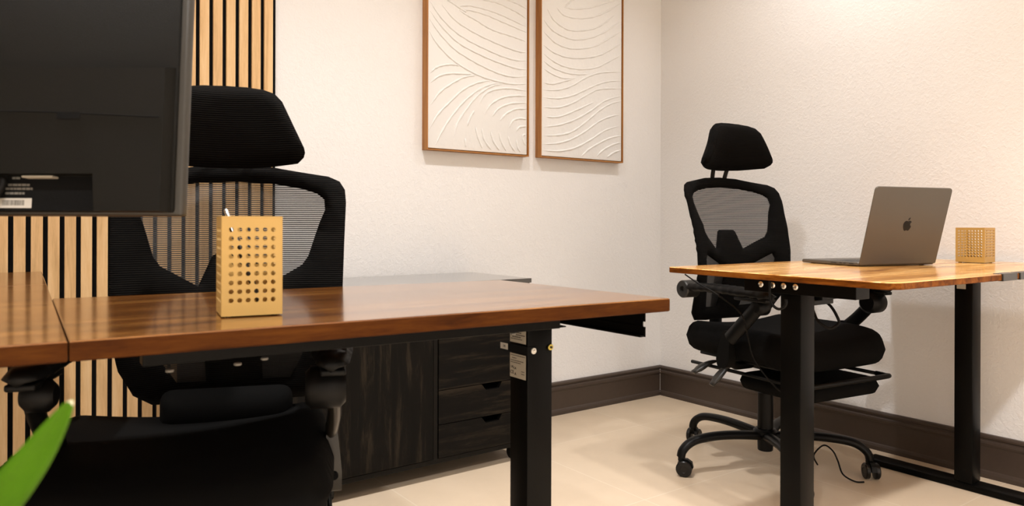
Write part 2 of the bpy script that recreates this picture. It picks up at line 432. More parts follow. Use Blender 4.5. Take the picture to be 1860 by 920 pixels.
tube(bm, smoothpath([(WX - .0185, WY - .0185, .018), (WX - .0135, WY - .0135, .03), (WX - .0135, WY - .0135, .105), (WX - .0175, WY - .0175, .117), (WX - .012, WY - .012, .13), (WX - .014, WY - .014, .142)], 4), 0.0012, seg=6)
struct(obj('trim_1', bm, MAT['caulk']))

# slatted acoustic panel on the back wall
sp = thing('slat_wall_panel', 'vertical oak slat panel on black felt covering the left part of the back wall', 'wall panel', (0, WY, 0.0))
SX1, SP = 0.819, 0.04155
bm = bmesh.new(); box(bm, -1.45, SX1, -0.010, -0.0005, BH + 0.002, CEIL_Z - .001)
obj('felt_backing', bm, MAT['felt'], sp)
bm = bmesh.new(); k = 0
while True:
    xe = 0.8070 - SP * k
    if xe - 0.029 < -1.45: break
    box(bm, xe - 0.0290, xe, -0.021, -0.010, BH + 0.002, CEIL_Z - .001, bev=0.0006, seg=1); k += 1
obj('slats', bm, MAT['slat'], sp)

# ================================================================ low cabinet
CX0, CX1, CY0, CY1, CZ0, CZ1 = 0.503, 1.62, 2.105, 2.500, 0.055, 0.661
cab = thing('low_cabinet', 'low black wood-grain cabinet with a stack of drawers, against the back wall', 'cabinet', ((CX0 + CX1) / 2, (CY0 + CY1) / 2, 0))
lx = lambda x: x - (CX0 + CX1) / 2
ly = lambda y: y - (CY0 + CY1) / 2
bm = bmesh.new()
box(bm, lx(CX0), lx(CX0 + .016), ly(CY0 + .002), ly(CY1), CZ0, CZ1 - .016, bev=.0008, seg=1)
box(bm, lx(CX1 - .016), lx(CX1), ly(CY0 + .002), ly(CY1), CZ0, CZ1 - .016, bev=.0008, seg=1)
box(bm, lx(CX0 + .016), lx(CX1 - .016), ly(CY0 + .002), ly(CY1), CZ0, CZ0 + .016, bev=.0008, seg=1)
box(bm, lx(.682), lx(.698), ly(CY0 + .002), ly(CY1 - .01), CZ0 + .016, CZ1 - .016, bev=.0008, seg=1)
box(bm, lx(1.217), lx(1.233), ly(CY0 + .002), ly(CY1 - .01), CZ0 + .016, CZ1 - .016, bev=.0008, seg=1)
box(bm, lx(CX0 + .016), lx(CX1 - .016), ly(CY1 - .008), ly(CY1), CZ0 + .016, CZ1 - .016)
obj('body', bm, MAT['carc'], cab)
bm = bmesh.new(); box(bm, lx(CX0 - .004), lx(CX1 + .003), ly(CY0 - .006), ly(CY1 + .002), CZ1 - .016, CZ1, bev=.001, seg=2)
obj('cabinet_top', bm, MAT['cabtop'], cab)
for xa_, xb_ in ((CX0 + .018, .682), (.698, 1.2145)):
    bm = bmesh.new(); box(bm, lx(xa_), lx(xb_), ly(CY0 - .001), ly(CY0 + .014), CZ0 + .018, CZ1 - .019, bev=.001, seg=1)
    obj('door', bm, MAT['cabdoor'], cab)
for z0, z1 in ((CZ0 + .018, .183), (.1855, .2985), (.301, CZ1 - .019)):
    bm = bmesh.new(); xa, xb = lx(1.236), lx(CX1 - .018); xm = lx(1.452)
    pts = [(xa, z0), (xb, z0), (xb, z1), (xm + .043, z1), (xm + .030, z1 - .021), (xm - .026, z1 - .021), (xm - .043, z1), (xa, z1)]
    prism(bm, pts, lambda x, z: (x, ly(CY0 - .001), z), lambda x, z: (x, ly(CY0 + .014), z))
    dr = obj('drawer', bm, MAT['cabdraw'], cab)
    bm = bmesh.new()
    box(bm, xa + .008, xb - .008, ly(CY0 + .045), ly(CY0 + .35), z0 + .012, z1 - .03)
    obj('drawer_box', bm, MAT['felt'], dr)
for x in (CX0 + .035, .862, CX1 - .04):
    for y in (CY0 + .045, CY1 - .05):
        cs = obj('caster', (lambda b: (cyl(b, (lx(x), ly(y), CZ0 - .004), (0, 0, 1), .016, .008), box(b, lx(x) - .013, lx(x) + .013, ly(y) - .018, ly(y) + .014, .022, CZ0 - .008, bev=.004), b)[2])(bmesh.new()), MAT['blackgloss'], cab, smooth=True, angle=40)
        bm = bmesh.new(); cyl(bm, (lx(x) - .0125, ly(y), .0225), (1, 0, 0), .0225, .009, 22, bev=.002); cyl(bm, (lx(x) + .0125, ly(y), .0225), (1, 0, 0), .0225, .009, 22, bev=.002)
        obj('wheel', bm, MAT['blackgloss'], cs, smooth=True, angle=40)

# ================================================================ pictures
def picture(x0, x1, z0, z1, ridges, label):
    t = thing('framed_relief_art', label, 'picture', ((x0 + x1) / 2, WY, z0), group=None)
    cx = (x0 + x1) / 2; w = (x1 - x0) / 2; h = z1 - z0
    D0, D1 = -0.0405, -0.0008
    bm = bmesh.new(); T = .0045
    for s in (-1, 1):
        a, b = sorted((s * w, s * (w - T))); box(bm, a, b, D0, D1, 0, h, bev=.0006, seg=1)
    obj('side_rails', bm, MAT['frame'], t)
    bm = bmesh.new()
    box(bm, -w + T, w - T, D0, D1, 0, T, bev=.0006, seg=1); box(bm, -w + T, w - T, D0, D1, h - T, h, bev=.0006, seg=1)
    box(bm, -w + T, w - T, D1 - .006, D1, T, h - T)
    obj('cross_rails', bm, MAT['framex'], t)
    g = .0035
    bm = bmesh.new()
    box(bm, -w + T + g, w - T - g, -0.0345, D1 - .008, T + g, h - T - g, bev=.001, seg=2)
    for rd in ridges:
        pts = [(max(-w + T + g + .003, min(w - T - g - .003, x - cx)), -0.0345, max(T + g + .003, min(h - T - g - .003, z - z0))) for x, z in rd]
        sm = smoothpath(pts, 6); n = len(sm)
        rr = [0.0053 * min(1, 0.25 + 5.0 * min(i, n - 1 - i) / n) * (1 + .22 * math.sin(i * 1.7 + rd[0][0] * 90)) for i in range(n)]
        tube(bm, sm, rr, seg=8, flat=(0.8, 0.8))
    obj('relief_canvas', bm, MAT['plaster'], t, smooth=True, angle=50)
    return t
RIDGES1 = [[(1.418,1.696),(1.467,1.646),(1.541,1.594),(1.617,1.567),(1.705,1.545),(1.786,1.531),(1.848,1.524),(1.894,1.526)],[(1.42,1.731),(1.458,1.687),(1.522,1.639),(1.597,1.607),(1.685,1.583),(1.765,1.566),(1.838,1.559),(1.894,1.564)],[(1.471,1.729),(1.531,1.68),(1.616,1.646),(1.705,1.623),(1.796,1.605),(1.859,1.598),(1.89,1.6)],[(1.552,1.722),(1.588,1.709),(1.636,1.695),(1.685,1.677),(1.735,1.666),(1.806,1.659),(1.858,1.652),(1.888,1.646)],[(1.554,1.724),(1.607,1.731),(1.684,1.726),(1.755,1.713),(1.827,1.7),(1.899,1.686)],[(1.536,1.732),(1.597,1.749),(1.674,1.749),(1.734,1.743),(1.806,1.73),(1.899,1.709)],[(1.587,1.79),(1.679,1.787),(1.734,1.787),(1.795,1.776),(1.847,1.763),(1.898,1.744)],[(1.714,1.818),(1.795,1.808),(1.847,1.801),(1.895,1.788)],[(1.415,1.664),(1.458,1.617),(1.522,1.567),(1.588,1.537),(1.666,1.511),(1.745,1.492),(1.817,1.486),(1.898,1.496)],[(1.415,1.614),(1.449,1.572),(1.513,1.523),(1.579,1.492),(1.656,1.469),(1.735,1.458),(1.817,1.455),(1.894,1.464)],[(1.419,1.452),(1.441,1.474),(1.477,1.49),(1.523,1.499),(1.555,1.497)],[(1.421,1.415),(1.459,1.445),(1.514,1.462),(1.588,1.469),(1.612,1.472)],[(1.422,1.328),(1.459,1.378),(1.514,1.42),(1.579,1.456),(1.636,1.469)],[(1.415,1.23),(1.45,1.288),(1.505,1.344),(1.57,1.402),(1.637,1.438),(1.705,1.456)],[(1.442,1.168),(1.478,1.235),(1.523,1.298),(1.579,1.359),(1.646,1.411),(1.715,1.443),(1.771,1.45)],[(1.528,1.2),(1.542,1.26),(1.589,1.328),(1.646,1.391),(1.715,1.435),(1.766,1.445)],[(1.589,1.256),(1.608,1.298),(1.627,1.324)],[(1.651,1.351),(1.676,1.394),(1.725,1.42),(1.807,1.435),(1.894,1.433)],[(1.674,1.308),(1.706,1.356),(1.766,1.391),(1.838,1.407),(1.9,1.411)],[(1.716,1.308),(1.746,1.343),(1.807,1.37),(1.891,1.383)],[(1.756,1.295),(1.787,1.326),(1.838,1.35),(1.897,1.356)],[(1.802,1.269),(1.823,1.3),(1.86,1.312),(1.897,1.311)],[(1.839,1.255),(1.855,1.274),(1.895,1.281)],[(1.897,1.243),(1.876,1.241),(1.876,1.22),(1.897,1.196)],[(1.632,1.26),(1.642,1.22),(1.667,1.169)],[(1.662,1.254),(1.676,1.206),(1.711,1.167)],[(1.706,1.245),(1.721,1.205),(1.752,1.168)],[(1.751,1.24),(1.762,1.204),(1.787,1.168)],[(1.797,1.231),(1.808,1.198),(1.834,1.168)],[(1.839,1.222),(1.847,1.188),(1.862,1.168)],[(1.582,1.207),(1.585,1.171)],[(1.422,1.786),(1.485,1.759),(1.569,1.726),(1.588,1.721)],[(1.764,1.852),(1.847,1.834),(1.895,1.826)]]
RIDGES2 = [[(2.107,1.832),(2.126,1.851),(2.147,1.869),(2.171,1.885),(2.207,1.907)],[(2.107,1.832),(2.171,1.837),(2.267,1.861),(2.355,1.897),(2.418,1.923),(2.457,1.944)],[(2.061,1.824),(2.101,1.798),(2.183,1.797),(2.28,1.82),(2.367,1.86),(2.461,1.917)],[(2.008,1.808),(2.044,1.766),(2.113,1.738),(2.183,1.74),(2.28,1.765),(2.355,1.805),(2.412,1.847)],[(1.988,1.757),(2.033,1.721),(2.101,1.701),(2.172,1.698),(2.268,1.722),(2.368,1.77),(2.462,1.832)],[(1.988,1.705),(2.044,1.67),(2.113,1.654),(2.196,1.66),(2.293,1.687),(2.381,1.735),(2.462,1.78)],[(1.988,1.646),(2.044,1.622),(2.125,1.611),(2.22,1.621),(2.318,1.647),(2.406,1.692),(2.462,1.722)],[(1.988,1.608),(2.045,1.582),(2.113,1.567),(2.208,1.568),(2.306,1.59),(2.394,1.634),(2.462,1.667)],[(1.989,1.575),(2.045,1.552),(2.125,1.54),(2.196,1.543),(2.25,1.551)],[(1.989,1.542),(2.045,1.523),(2.102,1.515),(2.172,1.522)],[(1.989,1.481),(2.039,1.481),(2.102,1.5),(2.161,1.518)],[(1.989,1.449),(2.068,1.458),(2.149,1.485),(2.232,1.531),(2.306,1.561),(2.381,1.577),(2.463,1.587)],[(1.989,1.416),(2.068,1.42),(2.149,1.44),(2.232,1.476),(2.306,1.509),(2.381,1.533),(2.463,1.544)],[(1.989,1.373),(2.068,1.379),(2.149,1.405),(2.233,1.449),(2.306,1.485),(2.382,1.499),(2.464,1.507)],[(2.001,1.331),(2.08,1.34),(2.173,1.376),(2.282,1.424)],[(1.99,1.286),(2.08,1.303),(2.173,1.335),(2.269,1.385),(2.356,1.439),(2.463,1.472)],[(1.99,1.248),(2.069,1.256),(2.15,1.277),(2.233,1.327),(2.319,1.389),(2.395,1.429),(2.463,1.447)],[(1.99,1.211),(2.069,1.22),(2.15,1.244),(2.233,1.286),(2.319,1.339),(2.395,1.369),(2.444,1.38)],[(1.99,1.183),(2.08,1.186),(2.174,1.207),(2.27,1.252),(2.357,1.3),(2.444,1.326)],[(2.21,1.17),(2.258,1.206),(2.332,1.243),(2.395,1.268),(2.46,1.282)],[(2.305,1.175),(2.345,1.207),(2.408,1.236),(2.464,1.25)],[(2.37,1.174),(2.409,1.197),(2.464,1.214)]]
picture(1.402, 1.904, 1.150, 2.17, RIDGES1, 'white plaster relief of sweeping fan curves in thin walnut frame, nearer the slat panel')
picture(1.969, 2.471, 1.152, 2.17, RIDGES2, 'white plaster relief of wavy ridges in thin walnut frame, nearer the room corner')

# ================================================================ desks
def board(bm, poly, z0, z1, r=0.0, bev=.0018, mi=0, emi=0):
    pl = roundpoly(poly, r, 6) if r else poly
    n = len(pl)
    c = Vector((sum(q[0] for q in pl) / n, sum(q[1] for q in pl) / n))
    def ins(d):
        out = []
        for i in range(n):
            p = Vector(pl[i]); a = Vector(pl[i - 1]); b = Vector(pl[(i + 1) % n])
            e1 = (p - a).normalized(); e2 = (b - p).normalized()
            n1 = Vector((-e1.y, e1.x)); n2 = Vector((-e2.y, e2.x)); m = (n1 + n2)
            m = m / max(1e-6, m.dot(n1)) if m.length > 1e-6 else n1
            out.append(p + m * d)
        return out
    area = sum(pl[i][0] * pl[(i + 1) % n][1] - pl[(i + 1) % n][0] * pl[i][1] for i in range(n))
    inn = ins(bev if area > 0 else -bev)
    rings = [[bm.verts.new((q[0], q[1], z0)) for q in inn], [bm.verts.new((q[0], q[1], z0 + bev)) for q in pl],
             [bm.verts.new((q[0], q[1], z1 - bev)) for q in pl], [bm.verts.new((q[0], q[1], z1)) for q in inn]]
    bm.faces.new(rings[0]); bm.faces.new(rings[3])
    for a, b in zip(rings, rings[1:]):
        for i in range(n):
            f = bm.faces.new((a[i], a[(i + 1) % n], b[(i + 1) % n], b[i]))
            f.material_index = mi if a is rings[2] else emi
def lift_leg(parent, x0, x1, y0, y1, ztop, foot=None, z_foot=0.022):
    bm = bmesh.new(); zc = ztop * 0.42
    box(bm, x0, x1, y0, y1, z_foot, ztop, bev=.004)
    lg = obj('leg', bm, MAT['steel'], parent, smooth=True, angle=40)
    return lg
# --- left desk (L shape)
ZL = 0.72
dl = thing('standing_desk', 'corner desk with dark walnut top, holding the monitor and tall pen cup', 'desk', (0.5, 1.2, 0))
ox, oy = -0.5, -1.2
def off(pl): return [(x + ox, y + oy) for x, y in pl]
bm = bmesh.new(); board(bm, off([(.0835, .998), (1.050, .931), (1.041, 1.472), (.1045, 1.572)]), ZL - .025, ZL, emi=1); obj('desktop_board', bm, [MAT['deskL'], MAT['edgeL']], dl)
bm = bmesh.new(); board(bm, off([(-.95, 1.068), (.0815, .998), (.1175, 1.93), (-.95, 1.975)]), ZL - .025, ZL, emi=1); obj('desktop_board', bm, [MAT['deskLy'], MAT['edgeL']], dl)
bm = bmesh.new(); board(bm, off([(-.95, 1.977), (.1175, 1.932), (.137, 2.46), (-.95, 2.49)]), ZL - .025, ZL, emi=1); obj('desktop_board', bm, [MAT['deskLy'], MAT['edgeL']], dl)
bm = bmesh.new(); box(bm, .185 + ox, 0.893 + ox, 1.080 + oy, 1.115 + oy, .662, .6945, bev=.001); box(bm, .18 + ox, 0.893 + ox, 1.30 + oy, 1.34 + oy, .667, .6945, bev=.001)
M = Matrix.Rotation(-.05, 4, 'Z'); obj('long_rail', bm, MAT['steel'], dl).rotation_euler = (0, 0, -.066)
bm = bmesh.new()   # side channel with notched end
y0, y1, xa = .965 + oy, 1.455 + oy, 1.000 + ox
prism(bm, [(y0, .6945), (y1, .6945), (y1, .645), (y0, .645), (y0, .664), (y0 + .006, .664), (y0 + .006, .674), (y0, .674)], lambda y, z: (xa + .0185, y, z), lambda y, z: (xa + .021, y, z))
box(bm, xa, xa + .0185, y0 + .004, y1, .6915, .6945)
box(bm, xa + .008, xa + .0185, y0 + .002, y1, .645, .648)
tube(bm, [(xa + .017, y0, .6635), (xa + .017, y1, .6635)], .0016, 6)
obj('side_channel', bm, MAT['steel'], dl)
bm = bmesh.new(); box(bm, .16 + ox, .215 + ox, 1.10 + oy, 1.36 + oy, .680, .6945, bev=.001)
obj('side_channel', bm, MAT['steel'], dl)
lx0, lx1, ly0, ly1 = .881 + ox, .9455 + ox, 1.152 + oy, 1.212 + oy
lg = lift_leg(dl, lx0, lx1, ly0, ly1, .6535)
bm = bmesh.new(); box(bm, lx0 - .06, lx1 - .002, ly0 - .045, ly1 + .03, .6535, .6560, bev=.0005); obj('bracket_plate', bm, MAT['steel'], lg)
bm = bmesh.new(); box(bm, lx0 - .012, lx1 + .012, .93 + oy, 1.45 + oy, .0, .022, bev=.006); obj('foot', bm, MAT['steel'], dl)
bm = bmesh.new(); box(bm, -.80 + ox, -.738 + ox, 2.25 + oy, 2.31 + oy, .022, .6945, bev=.004); obj('leg', bm, MAT['steel'], dl)
bm = bmesh.new(); box(bm, -.85 + ox, -.69 + ox, 2.10 + oy, 2.45 + oy, .0, .022, bev=.006); obj('foot', bm, MAT['steel'], dl)
bm = bmesh.new(); box(bm, -.80 + ox, -.738 + ox, 1.25 + oy, 1.31 + oy, .022, .6945, bev=.004); obj('leg', bm, MAT['steel'], dl)
bm = bmesh.new(); box(bm, -.81 + ox, -.728 + ox, 1.09 + oy, 1.52 + oy, .0, .022, bev=.006); obj('foot', bm, MAT['steel'], dl)
# strap, tag, screws, stickers on the leg
bm = bmesh.new(); box(bm, lx0 - .0022, lx1 - .046, ly0 - .0022, ly1 + .004, .5975, .6135); st = obj('strap', bm, MAT['felt'], lg)
bm = bmesh.new(); box(bm, lx0 - .0022, lx0 - .0012, ly1 + .004, ly1 + .031, .599, .6115)
tg = obj('tag', bm, MAT['labelw'], st)
bm = bmesh.new(); text_bm(bm, '14', .009, Matrix.Translation((lx0 - .0024, ly1 + .0175, .6053)) @ Matrix.Rotation(-PI / 2, 4, 'Z') @ Matrix.Rotation(PI / 2, 4, 'X')); obj('print', bm, MAT['ink'], tg)
for (x, z, mt) in ((lx0 + .0135, .6045, 'whitep'), (lx1 - .0075, .6080, 'brass')):
    bm = bmesh.new(); cyl(bm, (x, ly0 - .003, z), (0, 1, 0), .0062, .003, 22, bev=.0006); s = obj('screw', bm, MAT[mt], lg, smooth=True, angle=30)
    bm = bmesh.new(); cyl(bm, (x, ly0 - .0055, z), (0, 1, 0), .0026, .003, 16, bev=.0006); box(bm, x - .0002, x + .0002, ly0 - .0072, ly0 - .0068, z - .0015, z + .0015); obj('screw_head', bm, MAT['chrome' if mt == 'whitep' else 'ink'], s)
bm = bmesh.new(); cyl(bm, (.893 + ox, 1.110 + oy, .6655), (0, 1, 0), .0055, .005, 18, bev=.001); obj('screw', bm, MAT['chrome'], dl)
for x, y in ((.21, 1.09), (.30, 1.085), (.345, 1.105), (.80, 1.09)):
    bm = bmesh.new(); cyl(bm, (x + ox, y + oy + .0, .655), (0, 0, 1), .0055, .004, 16, bev=.001); obj('bolt', bm, MAT['inkgrey'], dl)
def sticker(name, parent, z0, z1, lines, extra=None, skew=0.0):
    ya, yb = ly0 + .0055, ly1 - .001
    bm = bmesh.new(); box(bm, lx0 - .0006, lx0, ya, yb, z0, z1)
    s = obj(name, bm, MAT['label'], parent)
    bm = bmesh.new(); rnd = random.Random(len(lines))
    for (zz, hh, a, b) in lines:
        y = yb - .003 - a * (yb - ya - .005); ye = yb - .003 - b * (yb - ya - .005)
        while y > ye + .002:
            w = rnd.uniform(.003, .007); box(bm, lx0 - .0008, lx0 - .0006, max(ye, y - w), y, z1 - zz - hh, z1 - zz); y -= w + .0011
    if extra: extra(bm, ya, yb)
    obj('print', bm, MAT['ink'], s)
sticker('sticker', lg, .6175, .6660, [(.003, .0022, .15, .95), (.008, .0014, 0, .35), (.012, .0014, 0, .5), (.020, .0014, 0, .4), (.027, .0018, 0, .75), (.0315, .0018, 0, 1), (.036, .0018, .1, .7), (.0405, .0014, 0, .8)])
def marks(bm, ya, yb):
    Mx = lambda y, z: Matrix.Translation((lx0 - .0008, y, z)) @ Matrix.Rotation(-PI / 2, 4, 'Z') @ Matrix.Rotation(PI / 2, 4, 'X')
    text_bm(bm, 'CE', .010, Mx(yb - .008, .5555)); text_bm(bm, 'UK', .007, Mx(yb - .008, .5665)); text_bm(bm, 'CA', .007, Mx(yb - .017, .5645)); text_bm(bm, 'A', .008, Mx(yb - .019, .5530))
    for k in range(2): box(bm, lx0 - .0008, lx0 - .0006, ya + .004, ya + .015, .5600 - k * .005, .5612 - k * .005)
sticker('sticker', lg, .5455, .5945, [(.003, .0014, 0, 1), (.0085, .0014, .1, .4), (.0135, .0014, 0, .9), (.0175, .0014, 0, .7)], marks)

# --- right desk
ZR = 0.739
dr = thing('standing_desk', 'rectangular desk with light rustic oak top in front of the right wall, laptop on it', 'desk', (2.1, 1.06, 0))
ox, oy = -2.1, -1.06
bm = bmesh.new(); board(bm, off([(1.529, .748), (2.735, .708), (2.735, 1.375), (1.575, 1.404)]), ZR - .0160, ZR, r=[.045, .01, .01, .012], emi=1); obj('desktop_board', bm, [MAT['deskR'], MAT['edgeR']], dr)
bm = bmesh.new(); box(bm, 1.605 + ox, 1.665 + ox, .87 + oy, 1.17 + oy, .688, .7228, bev=.0015)
sc1 = obj('side_channel', bm, MAT['steel'], dr)
for y in (1.0215, 1.054, 1.085, 1.119):
    bm = bmesh.new(); lathe(bm, (1.605 + ox - .002, y + oy, .7075), (-1, 0, 0), [(-.002, .0075), (0, .0075), (.001, .0062), (.0018, .0035), (.0005, .003)], 20); obj('bolt', bm, MAT['chrome'], sc1, smooth=True, angle=35)
bm = bmesh.new(); box(bm, 2.56 + ox, 2.64 + ox, .87 + oy, 1.345 + oy, .700, .7228, bev=.0015); obj('side_channel', bm, MAT['steel'], dr)
bm = bmesh.new(); box(bm, 1.65 + ox, 2.60 + ox, 1.09 + oy, 1.13 + oy, .690, .7228, bev=.0015); obj('long_rail', bm, MAT['steel'], dr)
for (xa, xb, ya, yb) in ((1.630, 1.692, 1.023, 1.081), (2.577, 2.640, 1.010, 1.066)):
    bm = bmesh.new(); box(bm, xa + ox, xb + ox, ya + oy, yb + oy, .022, .694, bev=.004)
    L = obj('leg', bm, MAT['steel'], dr, smooth=True, angle=40)
    bm = bmesh.new(); box(bm, xa - .004 + ox, xb + .004 + ox, .735 + oy, 1.36 + oy, 0, .022, bev=.005); obj('foot', bm, MAT['steel'], dr, smooth=True, angle=40)
bm = bmesh.new(); box(bm, 2.5762 + ox, 2.577 + ox, 1.031 + oy, 1.058 + oy, .652, .668); obj('sticker', bm, MAT['label'], L)
bm = bmesh.new(); cyl(bm, (2.655 + ox, .99 + oy, .7050), (0, 1, 0), .018, .05, 20, bev=.003); obj('motor', bm, MAT['black'], L, smooth=True, angle=35)
bm = bmesh.new(); box(bm, 1.72 + ox, 1.86 + ox, 1.02 + oy, 1.09 + oy, .668, .6895, bev=.002); box(bm, 1.70 + ox, 1.79 + ox, 1.03 + oy, 1.08 + oy, .655, .668, bev=.002); obj('control_box', bm, MAT['black'], dr)
bm = bmesh.new()   # hook
tube(bm, smoothpath([(1.597 + ox, 1.088 + oy, .718), (1.597 + ox, 1.088 + oy, .690), (1.597 + ox, 1.086 + oy, .672), (1.597 + ox, 1.078 + oy, .657), (1.597 + ox, 1.064 + oy, .650), (1.597 + ox, 1.050 + oy, .654), (1.597 + ox, 1.042 + oy, .664), (1.597 + ox, 1.042 + oy, .676)], 4), .0035, 10)
obj('hook', bm, MAT['black'], dr, smooth=True)
for xa, xb in ((2.030, 2.118), (2.128, 2.215)):
    bm = bmesh.new(); ya = .748 - (xa - 1.529) * .0332
    box(bm, xa + ox, xb + ox, ya - .004 + oy, ya + .020 + oy, ZR - .0175, ZR + .0012, bev=.0015); obj('edge_clamp', bm, MAT['armsh'], dr)

# ================================================================ office chair
def backprof(z):     # local y of the back surface against height over the seat datum
    K = [(.42, .285), (.48, .262), (.55, .232), (.63, .212), (.70, .215), (.78, .232), (.86, .258), (.95, .290), (1.03, .318)]
    if z <= K[0][0]: return K[0][1]
    for (a, ya), (b, yb) in zip(K, K[1:]):
        if z <= b:
            t = (z - a) / (b - a); t = t * t * (3 - 2 * t) * .3 + t * .7; return ya + (yb - ya) * t
    return K[-1][1]
def make_chair(name, label, loc, rz, cfg):
    dz = cfg.get('dz', 0); hz = cfg.get('hz', 0)
    t = thing(name, label, 'office chair', loc, rz)
    # base ---------------------------------------------------------
    hx, hy = cfg.get('hub', (0, 0)); a0 = cfg.get('base_rot', 0)
    bm = bmesh.new(); lathe(bm, (hx, hy, 0), (0, 0, 1), [(.058, .024), (.06, .026), (.11, .028), (.118, .040), (.128, .042), (.136, .034), (.136, .027), (.262, .0265), (.264, .022)], 28)
    base = obj('base_hub', bm, MAT['black'], t, smooth=True, angle=35)
    bm = bmesh.new(); cyl(bm, (hx, hy, .325), (0, 0, 1), .014, .13, 16); obj('gas_lift', bm, MAT['chrome' if False else 'black'], t, smooth=True, angle=35)
    for k in range(5):
        a = a0 + 2 * PI * k / 5; c, s = math.cos(a), math.sin(a); R = cfg.get('R', .335)
        P = [(.03, .112), (.12, .121), (.20, .123), (R - .065, .117), (R - .028, .103), (R - .006, .082), (R, .062)]
        pts = smoothpath([(hx + c * r, hy + s * r, z) for r, z in P], 5); n = len(pts)
        bm = bmesh.new(); tube(bm, pts, [.0185 - .003 * i / n for i in range(n)], 12, flat=(1.15, .85)); spk = obj('spoke', bm, MAT['black'], t, smooth=True, angle=50)
        ca = cfg.get('casters', [a + .5] * 5)[k]; cs_ = Vector((math.cos(ca), math.sin(ca), 0)); sd = Vector((-cs_.y, cs_.x, 0)); q = Vector((hx + c * R, hy + s * R, 0)); wc = q - cs_ * .012
        bm = bmesh.new(); cyl(bm, q + Vector((0, 0, .060)), (0, 0, 1), .010, .02, 14)
        pts = [(-.030, .030), (-.026, .048), (-.010, .058), (.012, .058), (.018, .046), (.012, .034), (-.010, .026)]
        prism(bm, pts, lambda u, z: wc + cs_ * u + sd * .0085 + Vector((0, 0, z)), lambda u, z: wc + cs_ * u - sd * .0085 + Vector((0, 0, z)))
        cst = obj('caster', bm, MAT['black'], spk, smooth=True, angle=40)
        for sg in (-1, 1):
            bm = bmesh.new(); lathe(bm, wc + sd * sg * .0165 + Vector((0, 0, .027)), sd * sg, [(-.007, .024), (-.006, .0265), (.004, .027), (.0075, .0235), (.0078, .012), (.0068, .011)], 26)
            obj('wheel', bm, MAT['blackgloss'], cst, smooth=True, angle=30)
    # seat ---------------------------------------------------------
    sz = cfg.get('sz', .435)
    out = roundpoly([(-.245, .235), (-.258, 0), (-.25, -.22), (-.20, -.262), (.20, -.262), (.25, -.22), (.258, 0), (.245, .235)], [.06, .1, .09, .08, .08, .09, .1, .06], 6)
    out = resample(out, .016)
    def seatmap(u, v, w):
        f = max(0, (-v - .10) / .16)
        dish = -.012 * (1 - min(1, (abs(u) / .2)) ** 2) if w > 0 else 0
        return (u * cfg.get('sw', 1.0) + cfg.get('sx', 0), v, sz + w * (1.05 if w > 0 else 1.0) + dish - .022 * f * f + (.006 * (abs(u) / .25) ** 2))
    bm = bmesh.new(); shell(bm, out, [], .017, seatmap, .105, edge=.046, base=0)
    obj('seat_cushion', bm, MAT['fabric'], t, smooth=True)
    bm = bmesh.new(); box(bm, -.20, .20, -.17, .19, sz - .062, sz - .050, bev=.004); box(bm, -.075 + hx, .075 + hx, -.10 + hy, .12 + hy, sz - .095, sz - .060, bev=.010)
    mech = obj('tilt_mechanism', bm, MAT['black'], t, smooth=True, angle=40)
    for (yr, yt, zt) in ((.10, .155, -.118), (.02, .065, -.146)):
        bm = bmesh.new(); P = smoothpath([(-.08, yr, sz - .078), (-.15, yr + .01, sz - .078), (-.20, (yr + yt) / 2 + .01, sz - .086), (-.262, yt, sz + zt)], 5); n = len(P)
        tube(bm, P, [.0065 if i < n * .45 else .0065 + .017 * min(1, (i / n - .45) * 3.2) * (1 if i < n - 2 else .6) for i in range(n)], 12, flat=(1.0, .45)); obj('lever', bm, MAT['padrub'], mech, smooth=True)
    # footrest -----------------------------------------------------
    zf = sz - .096
    bm = bmesh.new()
    for s in (-1, 1): tube(bm, [(s * .205, .225, zf), (s * .205, -.235, zf)], .0062, 10)
    tube(bm, smoothpath([(-.205, -.225, zf), (-.200, -.262, zf), (-.17, -.275, zf), (.17, -.275, zf), (.200, -.262, zf), (.205, -.225, zf)], 5), .0085, 10)
    for s in (-1, 1): tube(bm, [(s * .205, .08, zf), (s * .205, .08, sz - .05)], .005, 8)
    fr = obj('footrest_frame', bm, MAT['black'], t, smooth=True)
    fo = resample(roundpoly([(-.185, .03), (-.185, -.268), (.185, -.268), (.185, .03)], .04, 5), .02)
    bm = bmesh.new(); shell(bm, fo, [], .011, lambda u, v, w: (u, v, zf - .032 + w), .058, edge=.029); obj('footrest_pad', bm, MAT['fabric'], fr, smooth=True)
    # arms ---------------------------------------------------------
    ax = cfg.get('arm', .285)
    for s in (-1, 1):
        X = s * (ax if s < 0 else cfg.get('armr', ax)); pz = .640 + dz * .4 + cfg.get('armz', 0)
        bm = bmesh.new()
        kr = .038 if s > 0 else .027
        cyl(bm, (X - s * .012, -.165, pz - .012 - kr), (1, 0, 0), kr, .070 if s > 0 else .05, 26, bev=.010)
        box(bm, X - .022, X + .022, -.215, -.08, pz - .022, pz - .010, bev=.004)
        a = obj('armrest', bm, MAT['black'], t, smooth=True, angle=45)
        bm = bmesh.new()
        P = smoothpath([(X, -.165, pz - .035), (X + s * .004, -.135, pz - .070), (X + s * .006, -.090, pz - .115), (X + s * .002, -.045, pz - .155)], 6)
        tube(bm, P, .021, 14, flat=(.62, 1.15))
        zb = sz - .055
        pl_ = roundpoly([(-.020, pz - .130), (.012, pz - .130), (.030, zb + .02), (.022, zb - .012), (-.016, zb - .012), (-.028, zb + .02)], .012, 4)
        prism(bm, pl_, lambda y, z: (X + s * (.009 + .012 * min(1, max(0, (pz - .13 - z) / .1))), y - .030, z), lambda y, z: (X - s * (.006 + .008 * min(1, max(0, (pz - .13 - z) / .1))), y - .030, z))
